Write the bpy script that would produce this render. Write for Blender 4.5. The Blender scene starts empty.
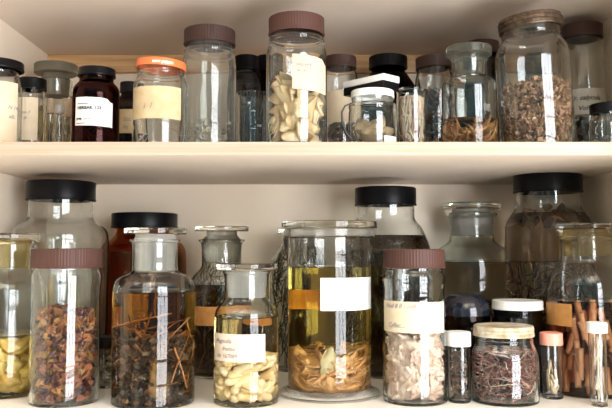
import bpy, bmesh, math, random
from mathutils import Vector, Matrix, noise
PI = math.pi
random.seed(7)
sc = bpy.context.scene
COL = sc.collection

# ------------------------------------------------------------------ camera
F = 750.0            # focal length in pixels of the 612 px wide frame
TP = 0.075           # tangent of the upward pitch
PY = 250 - F * TP    # principal row
cd = bpy.data.cameras.new('camera'); cam = bpy.data.objects.new('camera', cd); COL.objects.link(cam)
cd.sensor_fit = 'HORIZONTAL'; cd.sensor_width = 36; cd.lens = 36 * F / 612
cd.shift_y = -(204 - PY) / 612
cd.clip_start = 0.02
cam.rotation_euler = (PI / 2 + math.atan(TP), 0, 0)
sc.camera = cam
CP, SP = math.cos(math.atan(TP)), math.sin(math.atan(TP))

# ------------------------------------------------------------------ world, window light, exposure
WORLD_LOW, WORLD_HIGH, WORLD_UP = 2.0, .45, 3.6
w = bpy.data.worlds.new('world'); sc.world = w; w.use_nodes = True
bgn = w.node_tree.nodes['Background']
# the rest of the room: warm, uneven, lighter towards the table and floor below
_n = w.node_tree.nodes; _l = w.node_tree.links.new
_tc = _n.new('ShaderNodeTexCoord'); _mp = _n.new('ShaderNodeMapping'); _mp.inputs['Scale'].default_value = (2.6, 2.6, .7); _mp.inputs['Location'].default_value = (.7, .35, 0)
_no = _n.new('ShaderNodeTexNoise'); _no.inputs['Scale'].default_value = 1.5; _no.inputs['Detail'].default_value = 2
_cr = _n.new('ShaderNodeValToRGB'); _cr.color_ramp.elements[0].position = .34; _cr.color_ramp.elements[0].color = (.12, .10, .09, 1)
_cr.color_ramp.elements[1].position = .68; _cr.color_ramp.elements[1].color = (1.5, 1.3, 1.05, 1)
for _p, _c in ((.43, (.22, .36, .38, 1)), (.50, (.62, .52, .42, 1)), (.58, (.95, .82, .66, 1))):
    _e = _cr.color_ramp.elements.new(_p); _e.color = _c
_sx = _n.new('ShaderNodeSeparateXYZ'); _mr = _n.new('ShaderNodeMapRange'); _mr.inputs[1].default_value = -1; _mr.inputs[2].default_value = 1
_zr = _n.new('ShaderNodeValToRGB'); _zm = _n.new('ShaderNodeMath'); _zm.operation = 'MULTIPLY'; _zm.inputs[1].default_value = 4
_zr.color_ramp.elements[0].position = .10; _zr.color_ramp.elements[0].color = (WORLD_LOW / 4,) * 3 + (1,)
_zr.color_ramp.elements[1].position = .86; _zr.color_ramp.elements[1].color = (WORLD_UP / 4,) * 3 + (1,)
for _p in (.36, .64):
    _e = _zr.color_ramp.elements.new(_p); _e.color = (WORLD_HIGH / 4,) * 3 + (1,)
_l(_tc.outputs['Generated'], _mp.inputs[0]); _l(_mp.outputs[0], _no.inputs['Vector']); _l(_no.outputs[0], _cr.inputs[0]); _l(_cr.outputs[0], bgn.inputs[0])
_l(_tc.outputs['Generated'], _sx.inputs[0]); _l(_sx.outputs[2], _mr.inputs[0]); _l(_mr.outputs[0], _zr.inputs[0]); _l(_zr.outputs[0], _zm.inputs[0]); _l(_zm.outputs[0], bgn.inputs[1])
_tr = _n.new('ShaderNodeValToRGB'); _tm = _n.new('ShaderNodeMix'); _tm.data_type = 'RGBA'     # teal upper wall of the room
_tr.color_ramp.elements[0].position = .53; _tr.color_ramp.elements[0].color = (0, 0, 0, 1); _tr.color_ramp.elements[1].position = .74; _tr.color_ramp.elements[1].color = (0, 0, 0, 1)
for _p in (.56, .69):
    _e = _tr.color_ramp.elements.new(_p); _e.color = (.75, .75, .75, 1)
_tm.inputs[7].default_value = (.20, .46, .50, 1)
_l(_mr.outputs[0], _tr.inputs[0]); _l(_tr.outputs[0], _tm.inputs[0]); _l(_cr.outputs[0], _tm.inputs[6]); _l(_tm.outputs[2], bgn.inputs[0])
WX, WY, WZ = 1.35, -1.25, -0.58          # the window of the room, behind the camera
for i in range(3):
    for j in range(6):
        ld = bpy.data.lights.new('window_pane_light', 'AREA'); ld.shape = 'RECTANGLE'
        ld.size = 0.42; ld.size_y = 0.50; ld.energy = 5.2 if j < 2 else 5.8; ld.color = (0.93, 0.95, 1.0)
        lo = bpy.data.objects.new('window_pane_light', ld); COL.objects.link(lo)
        dx = (i - 1) * 0.47
        az = math.radians(28)
        lo.location = (WX + dx * math.cos(az), WY + dx * math.sin(az), WZ + (j - 2.5) * 0.56)
        lo.rotation_euler = (PI / 2, 0, az)
sc.view_settings.view_transform = 'Standard'
sc.view_settings.look = 'None'
sc.view_settings.exposure = 0.84
sc.view_settings.gamma = 1.0
sc.cycles.max_bounces = 28
sc.cycles.transmission_bounces = 28
sc.cycles.transparent_max_bounces = 16
sc.cycles.diffuse_bounces = 4
sc.cycles.glossy_bounces = 6
sc.cycles.volume_bounces = 0
sc.cycles.blur_glossy = 0.3
sc.cycles.sample_clamp_indirect = 0

def ray(x, y, Y):
    u = (x - 306) / F; v = (PY - y) / F
    d = (u, CP - v * SP, SP + v * CP)
    s = Y / d[1]
    return d[0] * s, Y, d[2] * s
def zpx(y, Y): return ray(306, y, Y)[2]
def xpx(x, y, Y): return ray(x, y, Y)[0]

ZF = zpx(411.4, 1.0)          # cupboard bottom board
ZS = zpx(142.0, 1.0)          # top of the shelf
ZU = zpx(155.3, 1.0)          # underside of the shelf
ZC = zpx(56.5, 1.45)          # upper board
XL, XR, YB, YF_ = -0.503, 0.497, 1.45, 1.0
def yfloor(y):                # depth at which image row y meets the bottom board
    lo, hi = .8, 1.5
    for _ in range(50):
        m = (lo + hi) / 2
        if zpx(y, m) > ZF: hi = m
        else: lo = m
    return (lo + hi) / 2
def yfloor2(y):
    v = (PY - y) / F
    return ZF * (CP - v * SP) / (SP + v * CP)

# ------------------------------------------------------------------ materials
def mat(name):
    m = bpy.data.materials.new(name); m.use_nodes = True
    nt = m.node_tree; b = nt.nodes['Principled BSDF']
    return m, nt, b
def plain(name, col, rough=.5, metal=0, spec=.5, bump=0, bscale=200, mottle=0, mscale=30, col2=None, coat=0):
    m, nt, b = mat(name)
    b.inputs['Base Color'].default_value = (*col, 1)
    b.inputs['Roughness'].default_value = rough
    b.inputs['Metallic'].default_value = metal
    b.inputs['Specular IOR Level'].default_value = spec
    b.inputs['Coat Weight'].default_value = coat
    tc = nt.nodes.new('ShaderNodeTexCoord')
    if mottle:
        n = nt.nodes.new('ShaderNodeTexNoise'); n.inputs['Scale'].default_value = mscale; n.inputs['Detail'].default_value = 5
        nt.links.new(tc.outputs['Object'], n.inputs['Vector'])
        r = nt.nodes.new('ShaderNodeMapRange'); r.inputs[1].default_value = .5 - .25 / max(mottle, .01) * .5; r.inputs[2].default_value = .5 + .25 / max(mottle, .01) * .5
        mx = nt.nodes.new('ShaderNodeMix'); mx.data_type = 'RGBA'
        mx.inputs[6].default_value = (*col, 1); mx.inputs[7].default_value = (*(col2 or [c * .6 for c in col]), 1)
        nt.links.new(n.outputs[0], r.inputs[0]); nt.links.new(r.outputs[0], mx.inputs[0]); nt.links.new(mx.outputs[2], b.inputs['Base Color'])
    if bump:
        n = nt.nodes.new('ShaderNodeTexNoise'); n.inputs['Scale'].default_value = bscale; n.inputs['Detail'].default_value = 4
        nt.links.new(tc.outputs['Object'], n.inputs['Vector'])
        bp = nt.nodes.new('ShaderNodeBump'); bp.inputs['Strength'].default_value = bump; bp.inputs['Distance'].default_value = .002
        nt.links.new(n.outputs[0], bp.inputs['Height']); nt.links.new(bp.outputs[0], b.inputs['Normal'])
    return m
def wood(name, c1, c2, rough=.5, sx=1.5, sz=60, sy=None):
    m, nt, b = mat(name)
    tc = nt.nodes.new('ShaderNodeTexCoord'); mp = nt.nodes.new('ShaderNodeMapping')
    mp.inputs['Scale'].default_value = (sx, sy or sz, sz)
    n = nt.nodes.new('ShaderNodeTexNoise'); n.inputs['Scale'].default_value = 1.6; n.inputs['Detail'].default_value = 6; n.inputs['Distortion'].default_value = .6
    mx = nt.nodes.new('ShaderNodeMix'); mx.data_type = 'RGBA'
    r = nt.nodes.new('ShaderNodeMapRange'); r.inputs[1].default_value = .35; r.inputs[2].default_value = .65
    mx.inputs[6].default_value = (*c1, 1); mx.inputs[7].default_value = (*c2, 1)
    L = nt.links.new
    L(tc.outputs['Object'], mp.inputs[0]); L(mp.outputs[0], n.inputs['Vector']); L(n.outputs[0], r.inputs[0]); L(r.outputs[0], mx.inputs[0]); L(mx.outputs[2], b.inputs['Base Color'])
    b.inputs['Roughness'].default_value = rough
    return m
def glass(name, tint=(1, 1, 1), rough=0.0, ior=1.47, absorb=None, density=0, milky=0, milkcol=(.8, .78, .74), bump=0):
    m = bpy.data.materials.new(name); m.use_nodes = True; nt = m.node_tree; nt.nodes.clear(); L = nt.links.new
    out = nt.nodes.new('ShaderNodeOutputMaterial'); g = nt.nodes.new('ShaderNodeBsdfGlass')
    g.inputs['Color'].default_value = (*tint, 1); g.inputs['Roughness'].default_value = rough; g.inputs['IOR'].default_value = ior
    if bump:
        tc = nt.nodes.new('ShaderNodeTexCoord'); mp = nt.nodes.new('ShaderNodeMapping'); mp.inputs['Scale'].default_value = (60, 60, 14)
        n = nt.nodes.new('ShaderNodeTexNoise'); n.inputs['Scale'].default_value = 1; n.inputs['Detail'].default_value = 2
        bp = nt.nodes.new('ShaderNodeBump'); bp.inputs['Strength'].default_value = bump; bp.inputs['Distance'].default_value = .002
        L(tc.outputs['Object'], mp.inputs[0]); L(mp.outputs[0], n.inputs['Vector']); L(n.outputs[0], bp.inputs['Height']); L(bp.outputs[0], g.inputs['Normal'])
    sh = g.outputs[0]
    if milky:
        d = nt.nodes.new('ShaderNodeBsdfDiffuse'); d.inputs[0].default_value = (*milkcol, 1)
        t = nt.nodes.new('ShaderNodeBsdfTranslucent'); t.inputs[0].default_value = (*milkcol, 1)
        a = nt.nodes.new('ShaderNodeMixShader'); a.inputs[0].default_value = .5; L(d.outputs[0], a.inputs[1]); L(t.outputs[0], a.inputs[2])
        x = nt.nodes.new('ShaderNodeMixShader'); x.inputs[0].default_value = milky; L(sh, x.inputs[1]); L(a.outputs[0], x.inputs[2]); sh = x.outputs[0]
    L(sh, out.inputs['Surface'])
    if absorb:
        v = nt.nodes.new('ShaderNodeVolumeAbsorption'); v.inputs[0].default_value = (*absorb, 1); v.inputs[1].default_value = density
        L(v.outputs[0], out.inputs['Volume'])
    return m
def vcol(name, rough=.6, spec=.3, bump=.3, bscale=400, sub=0):
    """pieces coloured one by one through the colour attribute Col"""
    m, nt, b = mat(name)
    a = nt.nodes.new('ShaderNodeAttribute'); a.attribute_name = 'Col'
    nt.links.new(a.outputs['Color'], b.inputs['Base Color'])
    b.inputs['Roughness'].default_value = rough; b.inputs['Specular IOR Level'].default_value = spec
    return m
def piece_mat(name, c1, c2, rough=.5, scale=60, bump=.5, c3=None, trans=0):
    """one kind of specimen: tone differs from piece to piece and is mottled over each"""
    m, nt, b = mat(name); L = nt.links.new
    tc = nt.nodes.new('ShaderNodeTexCoord'); oi = nt.nodes.new('ShaderNodeObjectInfo')
    n = nt.nodes.new('ShaderNodeTexNoise'); n.inputs['Scale'].default_value = scale; n.inputs['Detail'].default_value = 5
    L(tc.outputs['Object'], n.inputs['Vector'])
    ad = nt.nodes.new('ShaderNodeMath'); ad.operation = 'MULTIPLY_ADD'; ad.inputs[1].default_value = .5; L(oi.outputs['Random'], ad.inputs[0])
    sb = nt.nodes.new('ShaderNodeMath'); sb.operation = 'SUBTRACT'; sb.inputs[1].default_value = .25; L(n.outputs[0], sb.inputs[0]); L(sb.outputs[0], ad.inputs[2])
    r = nt.nodes.new('ShaderNodeMapRange'); r.inputs[1].default_value = .3; r.inputs[2].default_value = .75; L(ad.outputs[0], r.inputs[0])
    mx = nt.nodes.new('ShaderNodeMix'); mx.data_type = 'RGBA'; mx.inputs[6].default_value = (*c1, 1); mx.inputs[7].default_value = (*c2, 1)
    L(r.outputs[0], mx.inputs[0]); L(mx.outputs[2], b.inputs['Base Color'])
    bp = nt.nodes.new('ShaderNodeBump'); bp.inputs['Strength'].default_value = bump; bp.inputs['Distance'].default_value = .002
    L(n.outputs[0], bp.inputs['Height']); L(bp.outputs[0], b.inputs['Normal'])
    b.inputs['Roughness'].default_value = rough
    return m

M = {}
M['paint'] = plain('cream_cupboard_paint', (.89, .765, .61), .55, bump=.08, bscale=90, mottle=.25, mscale=5, col2=(.86, .725, .565))
M['board'] = plain('upper_board_paint', (.76, .64, .53), .5, mottle=.3, mscale=4, col2=(.72, .595, .485))
M['shelf_paint'] = plain('shelf_board_paint', (.68, .575, .47), .5, mottle=.3, mscale=4, col2=(.64, .53, .425))
M['floor'] = plain('white_board_paint', (.86, .83, .78), .45, mottle=.3, mscale=8, col2=(.81, .77, .71))
M['shelf'] = wood('pale_shelf_wood', (.54, .395, .30), (.445, .30, .205), .5, 2.2, 120)
M['batten'] = wood('pine_batten', (.72, .45, .22), (.54, .30, .12), .5, 3, 90)
M['clear'] = glass('clear_jar_glass', (.965, .975, .97))
M['clear_wavy'] = glass('wavy_old_jar_glass', (.95, .965, .955), bump=.25)
M['fluid_top'] = glass('fluid_surface', (1, 1, 1), 0, 1.345)
M['cloudy'] = glass('cloudy_jar_glass', (.93, .94, .92), rough=.02, milky=.06, milkcol=(.75, .72, .66), bump=.3)
M['plate'] = glass('cover_glass', (.95, .94, .91))
M['flange'] = glass('worn_flange_glass', (.95, .95, .93), rough=.12, milky=.1, milkcol=(.9, .87, .82))
M['frost'] = glass('ground_glass', (.97, .96, .93), rough=.22, milky=.36, milkcol=(.92, .89, .84))
M['frost_grey'] = glass('dusty_ground_glass', (.74, .73, .66), rough=.3, milky=.4, milkcol=(.36, .34, .27))
M['frost_dim'] = glass('dull_ground_glass', (.82, .82, .78), rough=.2, milky=.2, milkcol=(.26, .26, .22))
M['frost_tan'] = glass('tan_stained_ground_glass', (.93, .84, .62), rough=.15, milky=.16, milkcol=(.62, .48, .28))
M['frost_amber'] = glass('amber_stained_ground_glass', (.9, .75, .45), rough=.3, milky=.35, milkcol=(.55, .38, .16))
M['brown'] = glass('brown_bottle_glass', (.36, .20, .18), ior=1.5)
M['amber'] = glass('amber_jar_glass', (.72, .42, .26), ior=1.5)
M['dark'] = glass('dark_bottle_glass', (.33, .27, .25), ior=1.5)
M['smoke'] = glass('smoky_dark_jar_glass', (.50, .52, .54), ior=1.5)
M['black'] = plain('black_plastic', (.003, .003, .004), .33, spec=.16, bump=.05, bscale=60)
M['brownlid'] = plain('brown_plastic', (.050, .026, .018), .45, spec=.22, mottle=.3, mscale=30, col2=(.045, .023, .02))
M['pinkbrown'] = plain('faded_brown_plastic', (.076, .038, .026), .45, spec=.22, mottle=.3, mscale=40, col2=(.08, .033, .028))
M['orange'] = plain('orange_enamel', (.86, .20, .055), .32, mottle=.3, mscale=60, col2=(.75, .15, .04), coat=.3)
M['white'] = plain('white_plastic', (.82, .81, .77), .4)
M['cream'] = plain('yellowed_white_enamel', (.62, .56, .43), .4, mottle=.9, mscale=70, col2=(.36, .25, .14))
M['pink'] = plain('pink_plastic', (.80, .33, .24), .45)
M['tin'] = plain('tarnished_gold_tin', (.17, .12, .08), .4, metal=.75, mottle=.8, mscale=160, col2=(.07, .045, .03), bump=.5, bscale=350)
M['wire'] = plain('dark_strap', (.02, .018, .017), .4)
M['paper'] = plain('cream_label_paper', (.66, .55, .39), .8, mottle=.4, mscale=60, col2=(.58, .46, .30))
M['paper_tan'] = plain('tan_label_paper', (.60, .46, .27), .8, mottle=.6, mscale=70, col2=(.50, .36, .19))
M['paper_white'] = plain('white_label_paper', (.72, .70, .66), .75)
M['paper_pink'] = plain('pinkish_label_paper', (.70, .57, .45), .8, mottle=.5, mscale=50, col2=(.63, .47, .33))
M['paper_grey'] = plain('grey_label_paper', (.52, .49, .41), .8, mottle=.4, mscale=60, col2=(.42, .39, .31))
M['paper_orange'] = plain('orange_stained_label_paper', (.62, .30, .08), .7, mottle=.5, mscale=80, col2=(.45, .19, .05))
M['ink'] = plain('grey_ink', (.22, .20, .22), .7)
M['ink_dark'] = plain('black_ink', (.02, .02, .02), .7)
M['ink_white'] = plain('white_print', (.9, .9, .88), .5)
M['cork'] = plain('cork', (.62, .50, .36), .8, mottle=.6, mscale=200, col2=(.45, .33, .21))
M['pieces'] = vcol('dried_pieces')
M['wet'] = vcol('wet_pieces', rough=.3, spec=.5)

def fluid(name, col, dens): return glass(name, (1, 1, 1), 0, 1.345 / 1.47, absorb=col, density=dens)

# ------------------------------------------------------------------ mesh helpers
def link(name, me, m=None, parent=None, smooth=40):
    o = bpy.data.objects.new(name, me); COL.objects.link(o)
    if m: me.materials.append(m)
    if smooth:
        for p in me.polygons: p.use_smooth = True
        try: me.set_sharp_from_angle(angle=math.radians(smooth))
        except Exception: pass
    if parent is not None: o.parent = parent
    return o
def mesh(name, v, f):
    me = bpy.data.meshes.new(name); me.from_pydata(v, [], f); me.validate(); me.update(); return me
def lathe_data(prof, segs=72, rib=None):
    """prof: (r, z) pairs; r=0 closes to a pole. rib=(count, depth, z0, z1)"""
    v, f, rows = [], [], []
    for r, z in prof:
        if r < 1e-6:
            v.append((0, 0, z)); rows.append([len(v) - 1]); continue
        row = []
        for k in range(segs):
            a = 2 * PI * k / segs; rr = r
            if rib and rib[2] <= z <= rib[3]:
                ph = (a * rib[0] / (2 * PI)) % 1
                rr = r - rib[1] * (1 if ph < .35 else 0)
            v.append((rr * math.cos(a), rr * math.sin(a), z)); row.append(len(v) - 1)
        rows.append(row)
    for a, b in zip(rows, rows[1:]):
        if len(a) == 1 and len(b) == 1: continue
        for k in range(segs):
            k2 = (k + 1) % segs
            if len(a) == 1: f.append((a[0], b[k2], b[k]))
            elif len(b) == 1: f.append((a[k], a[k2], b[0]))
            else: f.append((a[k], a[k2], b[k2], b[k]))
    return v, f
def fixn(me):
    bm = bmesh.new(); bm.from_mesh(me); bmesh.ops.recalc_face_normals(bm, faces=bm.faces); bm.to_mesh(me); bm.free()
def lathe(name, prof, m, parent=None, segs=72, rib=None, smooth=40):
    v, f = lathe_data(prof, segs, rib); me = mesh(name, v, f); fixn(me)
    return link(name, me, m, parent, smooth)
def chaikin(pts, n=2):
    for _ in range(n):
        q = [pts[0]]
        for a, b in zip(pts, pts[1:]):
            q.append((a[0] * .75 + b[0] * .25, a[1] * .75 + b[1] * .25)); q.append((a[0] * .25 + b[0] * .75, a[1] * .25 + b[1] * .75))
        q.append(pts[-1]); pts = q
    return pts
def rat(prof, z):
    """radius of an ascending outer profile at height z"""
    for (r0, z0), (r1, z1) in zip(prof, prof[1:]):
        if min(z0, z1) <= z <= max(z0, z1) and abs(z1 - z0) > 1e-9:
            return r0 + (r1 - r0) * (z - z0) / (z1 - z0)
    return prof[-1][0] if z > prof[-1][1] else prof[0][0]
def box(name, lo, hi, m, parent=None, bev=0, smooth=0):
    x0, y0, z0 = lo; x1, y1, z1 = hi
    v = [(x, y, z) for x in (x0, x1) for y in (y0, y1) for z in (z0, z1)]
    f = [(0, 1, 3, 2), (4, 6, 7, 5), (0, 4, 5, 1), (2, 3, 7, 6), (0, 2, 6, 4), (1, 5, 7, 3)]
    me = mesh(name, v, f); fixn(me)
    if bev:
        bm = bmesh.new(); bm.from_mesh(me); bmesh.ops.bevel(bm, geom=bm.edges[:], offset=bev, segments=3, affect='EDGES', profile=.5); bm.to_mesh(me); bm.free()
    return link(name, me, m, parent, 40 if bev else 0)
def tube_data(pts, rads, sides=8):
    pts = [Vector(p) for p in pts]; v, f = [], []
    n = len(pts); prev = None
    for i, p in enumerate(pts):
        t = (pts[min(i + 1, n - 1)] - pts[max(i - 1, 0)]).normalized()
        if prev is None:
            u = t.orthogonal().normalized()
        else:
            u = (prev - t * prev.dot(t)); u = u.normalized() if u.length > 1e-6 else t.orthogonal().normalized()
        prev = u; wv = t.cross(u)
        r = rads[i] if isinstance(rads, (list, tuple)) else rads
        for k in range(sides):
            a = 2 * PI * k / sides; v.append(tuple(p + u * (r * math.cos(a)) + wv * (r * math.sin(a))))
    for i in range(n - 1):
        for k in range(sides):
            k2 = (k + 1) % sides; f.append((i * sides + k, i * sides + k2, (i + 1) * sides + k2, (i + 1) * sides + k))
    f.append(tuple(range(sides))[::-1]); f.append(tuple((n - 1) * sides + k for k in range(sides)))
    return v, f
class Heap:
    """many tiny pieces in one mesh, each with its own colour"""
    def __init__(s): s.v, s.f, s.c = [], [], []
    def add(s, v, f, col):
        b = len(s.v); s.v += [tuple(x) for x in v]; s.f += [tuple(i + b for i in q) for q in f]; s.c += [col] * len(v)
    def build(s, name, m):
        me = bpy.data.meshes.new(name); me.from_pydata(s.v, [], s.f); me.update()
        at = me.color_attributes.new('Col', 'FLOAT_COLOR', 'POINT')
        for i, c in enumerate(s.c): at.data[i].color = (*c, 1)
        return link(name, me, m, None, 50)
def tag(o, label=None, cat=None, group=None, kind=None):
    if label: o['label'] = label
    if cat: o['category'] = cat
    if group: o['group'] = group
    if kind: o['kind'] = kind
    return o
def struct(o): o['kind'] = 'structure'; return o
def thing(name, label, cat, loc, group=None):
    o = bpy.data.objects.new(name, None); o.empty_display_size = .02; COL.objects.link(o); o.location = loc
    return tag(o, label, cat, group)
def jitter(c, a=.15):
    k = 1 + random.uniform(-a, a); return tuple(max(0, min(1, x * k * (1 + random.uniform(-a, a) * .3))) for x in c)

# ------------------------------------------------------------------ cupboard
T = .02
struct(box('floor', (XL - .05, YF_, ZF - T), (XR + .05, YB + .02, ZF), M['floor']))
struct(box('shelf_board', (XL, YF_, ZU), (XR, YB, ZS), M['shelf_paint'], bev=.0006))
e = struct(box('shelf_front_edge', (XL, YF_ - .0012, ZU + .0002), (XR, YF_ + .0005, ZS - .0001), M['shelf']))
e.name = 'trim_1'
struct(box('ceiling', (XL - .05, .72, ZC), (XR + .05, YB + .02, ZC + T), M['board']))
struct(box('wall_back', (XL - .05, YB, ZF - T), (XR + .05, YB + T, ZC + T), M['paint']))
struct(box('wall_left', (XL - T, .86, ZF - T), (XL, YB + T, ZC + T), M['paint']))
struct(box('wall_right', (XR, .86, ZF - T), (XR + T, YB + T, ZC + T), M['paint']))
zb = zpx(72.5, YB - .012)
struct(box('trim_2', (XL, YB - .014, zb), (XR, YB, ZC), M['batten'], bev=.001))

# ------------------------------------------------------------------ jars
JARS = []
class Jar:
    def __init__(s, name, label, cx, Y, prof, where, m='clear', base_y=None, th=.0022, round_=2, group=None, cat='jar', waves=0, basecut=.004):
        """prof: (radius px, row px) from the mouth down to the widest part; the foot is added on the board"""
        rmax = max(r for r, y in prof)
        if base_y is not None:
            yf = yfloor2(base_y + 2.4); Y = yf / (1 - rmax / F)
        s.Y = Y; s.k = Y / F * 1.0
        s.zb = ZF if where == 'low' else ZS
        ymid = 330 if where == 'low' else 110
        s.X = xpx(cx, ymid, Y); s.label = label
        s.o = thing(name, label, cat, (s.X, Y, s.zb), group)
        s.k = abs(xpx(cx + 1, ymid, Y) - s.X)
        up = [(r * s.k, zpx(y, Y) - s.zb) for r, y in prof][::-1]      # ascending
        rb = up[0][0]
        foot = [(rb * .93, 0), (rb * .985, basecut * .3), (rb, basecut)]
        mid = [(rb, up[0][1] * .5)] if up[0][1] > .02 else []
        outer = foot + mid + chaikin(up, round_)
        s.outer = outer; s.rmax = rmax * s.k; s.top = outer[-1][1]; s.th = th; s.bt = .004
        inner = [(max(r - th, .001), max(z, s.bt)) for r, z in outer if z > s.bt]
        inner = [(inner[0][0] * .93, s.bt)] + inner
        s.inner = inner
        full = [(0, .0012), (rb * .7, .0012)] + outer + [(outer[-1][0] - th * .5, outer[-1][1] + th * .4)] + inner[::-1] + [(0, s.bt)]
        s.m = m
        s.body = lathe('glass_body', full, M[m], s.o, 80)
        JARS.append((label, s.X, Y, s.rmax, where))
    def z(s, y): return zpx(y, s.Y) - s.zb
    def rin(s, z): return rat(s.inner, z)
    def lid(s, r, y0, y1, m, ribs=None, name='lid', dome=.0, bead=True, tilt=0, yaxis=0, part=True, skirt=None):
        """a cap from row y0 (top) to y1 (hem)"""
        R = r * s.k; zt, z0 = s.z(y0), s.z(y1); e = min(.0022, (zt - z0) * .25)
        p = [(0, zt - .003), (R - .0025, zt - .003), (R - .0025, z0), (R, z0)]
        if bead: p += [(R * 1.012, z0 + .0008), (R * 1.012, z0 + .0022), (R * .995, z0 + .003)]
        p += [(R * .995, zt - e), (R * .985, zt - e * .35), (R * .955, zt), (R * .93, zt)]
        p += [(R * .9, zt - .0006), (0, zt + dome)]
        n = 4 * ribs if ribs else 80
        rb = (ribs, .0009, z0 + .0032, zt - e * .9) if ribs else None
        if ribs:
            # keep rib rows crisp: add rows inside the ribbed band
            p2 = []
            for q in p:
                p2.append(q)
            p = p2
        o = lathe(name, p, M[m], s.o, n, rb, 30 if ribs else 40)
        if tilt:
            zc = (z0 + zt) / 2
            o.matrix_local = Matrix.Translation((0, 0, zc)) @ Matrix.Rotation(math.radians(tilt), 4, 'Y') @ Matrix.Translation((0, 0, -zc))
        return o
    def stopper(s, disc, neck_r, rim=None, plug_to=None, m='plate', pm='frost', waist=.8):
        """disc: (r, y0, y1). Flat glass disc stopper with a tapering ground plug inside the neck"""
        R = disc[0] * s.k; zt, zb_ = s.z(disc[1]), s.z(disc[2]); b = .0015
        wr = neck_r * s.k * waist; pz = s.z(plug_to) if plug_to else s.top - .02
        ri = s.rin(s.top - .003) - .0008
        o = lathe('stopper', [(0, zb_), (wr, zb_), (R - b, zb_), (R, zb_ + b), (R, zt - b), (R - b, zt), (0, zt + .0006)], M[m], s.o, 80)
        lathe('ground_plug', [(0, pz), (ri * .86, pz), (ri * .95, s.top - .004), (ri * .97, s.top), (wr, (s.top * .45 + zb_ * .55)), (wr, zb_ - .0002), (0, zb_ - .0002)], M[pm], o, 64)
        return o
    def fill(s, y, m, label, name='preserving_fluid', z0=None):
        zt = s.z(y)
        # where the fluid wets the wall there is one glass-to-fluid surface (the fluid's); the air in the jar ends at the fluid's surface
        rb = s.outer[0][0] / .93
        air = [(r, z) for r, z in s.inner if z > zt + .0004]
        full = [(0, .0012), (rb * .7, .0012)] + s.outer + [(s.outer[-1][0] - s.th * .5, s.outer[-1][1] + s.th * .4)] + air[::-1] + [(s.rin(zt) - .0002, zt + .0003), (s.rin(zt) * .96, zt), (0, zt)]
        v, f = lathe_data(full, 80); me = mesh('glass_body', v, f); fixn(me)
        for q in me.polygons: q.use_smooth = True
        me.set_sharp_from_angle(angle=math.radians(40))
        me.materials.append(M[s.m]); me.materials.append(M['fluid_top'])
        for q in me.polygons:
            if abs(q.center.z - zt) < .0002 and abs(q.normal.z) > .9: q.material_index = 1
        s.body.data = me
        pts = [(r, z) for r, z in s.inner if z < zt - .001]
        p = [(0, s.bt)] + pts + [(s.rin(zt), zt - .0005), (0, zt - .0005)]
        o = lathe(name, p, m, None, 80); o.location = s.o.location
        return tag(o, label, 'fluid', None, 'stuff')
    def label_patch(s, x0, x1, y0, y1, m='paper', name='label', lines=(), size=.006, ink='ink', skew=0, wob=.0, label=None, out=.0004, torn=False, shear=.3, lw=.00015):
        """paper wrapped on the glass between columns x0..x1 and rows y0..y1"""
        zm = s.z((y0 + y1) / 2); R = rat(s.outer, zm) + out
        cxp = 306 + s.X / s.k * 1.0
        va = math.atan2(s.X, s.Y)                      # direction in which the camera sees this jar
        def ang(x):
            q = max(-.985, min(.985, (x - cxp) * s.k / R * math.cos(0)))
            return math.asin(q)
        a0, a1 = ang(x0) - va, ang(x1) - va
        # camera-facing angle: rotate so that columns are read from the lens
        z1, z0 = s.z(y0), s.z(y1)
        # the near side of the jar is closer, rows slip a little
        near = s.Y / (s.Y - R)
        z1 = (z1 + s.zb) / near - s.zb; z0 = (z0 + s.zb) / near - s.zb
        N, K = 24, 8; v = []; t = .00025
        for lay in (0, 1):
            for j in range(K + 1):
                for i in range(N + 1):
                    a = a0 + (a1 - a0) * i / N; h = j / K
                    z = z0 + (z1 - z0) * h + skew * (i / N - .5)
                    if j in (0, K) and wob: z += wob * noise.noise((i * .6, j * 3.1, s.X * 40))
                    if torn and j == K and i > N * .82: z -= (z1 - z0) * .2 * (i / N - .82) / .18
                    rr = R + (t if lay == 0 else 0)
                    v.append((rr * math.sin(a), -rr * math.cos(a), z))
        W = N + 1; off = W * (K + 1); f = []
        for j in range(K):
            for i in range(N):
                q = (j * W + i, j * W + i + 1, (j + 1) * W + i + 1, (j + 1) * W + i); f.append(q); f.append(tuple(off + k for k in q[::-1]))
        rim = [i for i in range(N + 1)] + [j * W + N for j in range(1, K + 1)] + [K * W + i for i in range(N - 1, -1, -1)] + [j * W for j in range(K - 1, 0, -1)]
        for a, b in zip(rim, rim[1:] + rim[:1]): f.append((b, a, off + a, off + b))
        me = mesh(name, v, f); fixn(me)
        o = link(name, me, M[m], s.o, 30)
        if label: o['label'] = label
        for (txt, u, h, sz) in lines:
            wrap_text(txt, R + t + .0002, a0 + (a1 - a0) * u, z0 + (z1 - z0) * h + skew * (u - .5), sz, M[ink], o, shear, lw)
        return o
def wrap_text(txt, R, a, z, size, m, parent, shear=.3, lw=0, name='writing'):
    cu = bpy.data.curves.new('t', 'FONT'); cu.body = txt; cu.size = size; cu.shear = shear; cu.offset = lw
    cu.resolution_u = 2
    to = bpy.data.objects.new('t', cu); COL.objects.link(to)
    bpy.context.view_layer.update()
    me = bpy.data.meshes.new_from_object(to.evaluated_get(bpy.context.evaluated_depsgraph_get()))
    bpy.data.objects.remove(to); bpy.data.curves.remove(cu)
    for q in me.vertices:
        x, y = q.co.x, q.co.y; aa = a + x / R
        q.co = (R * math.sin(aa), -R * math.cos(aa), z + y)
    me.materials.clear()
    return link(name, me, m, parent, 0)

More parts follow.
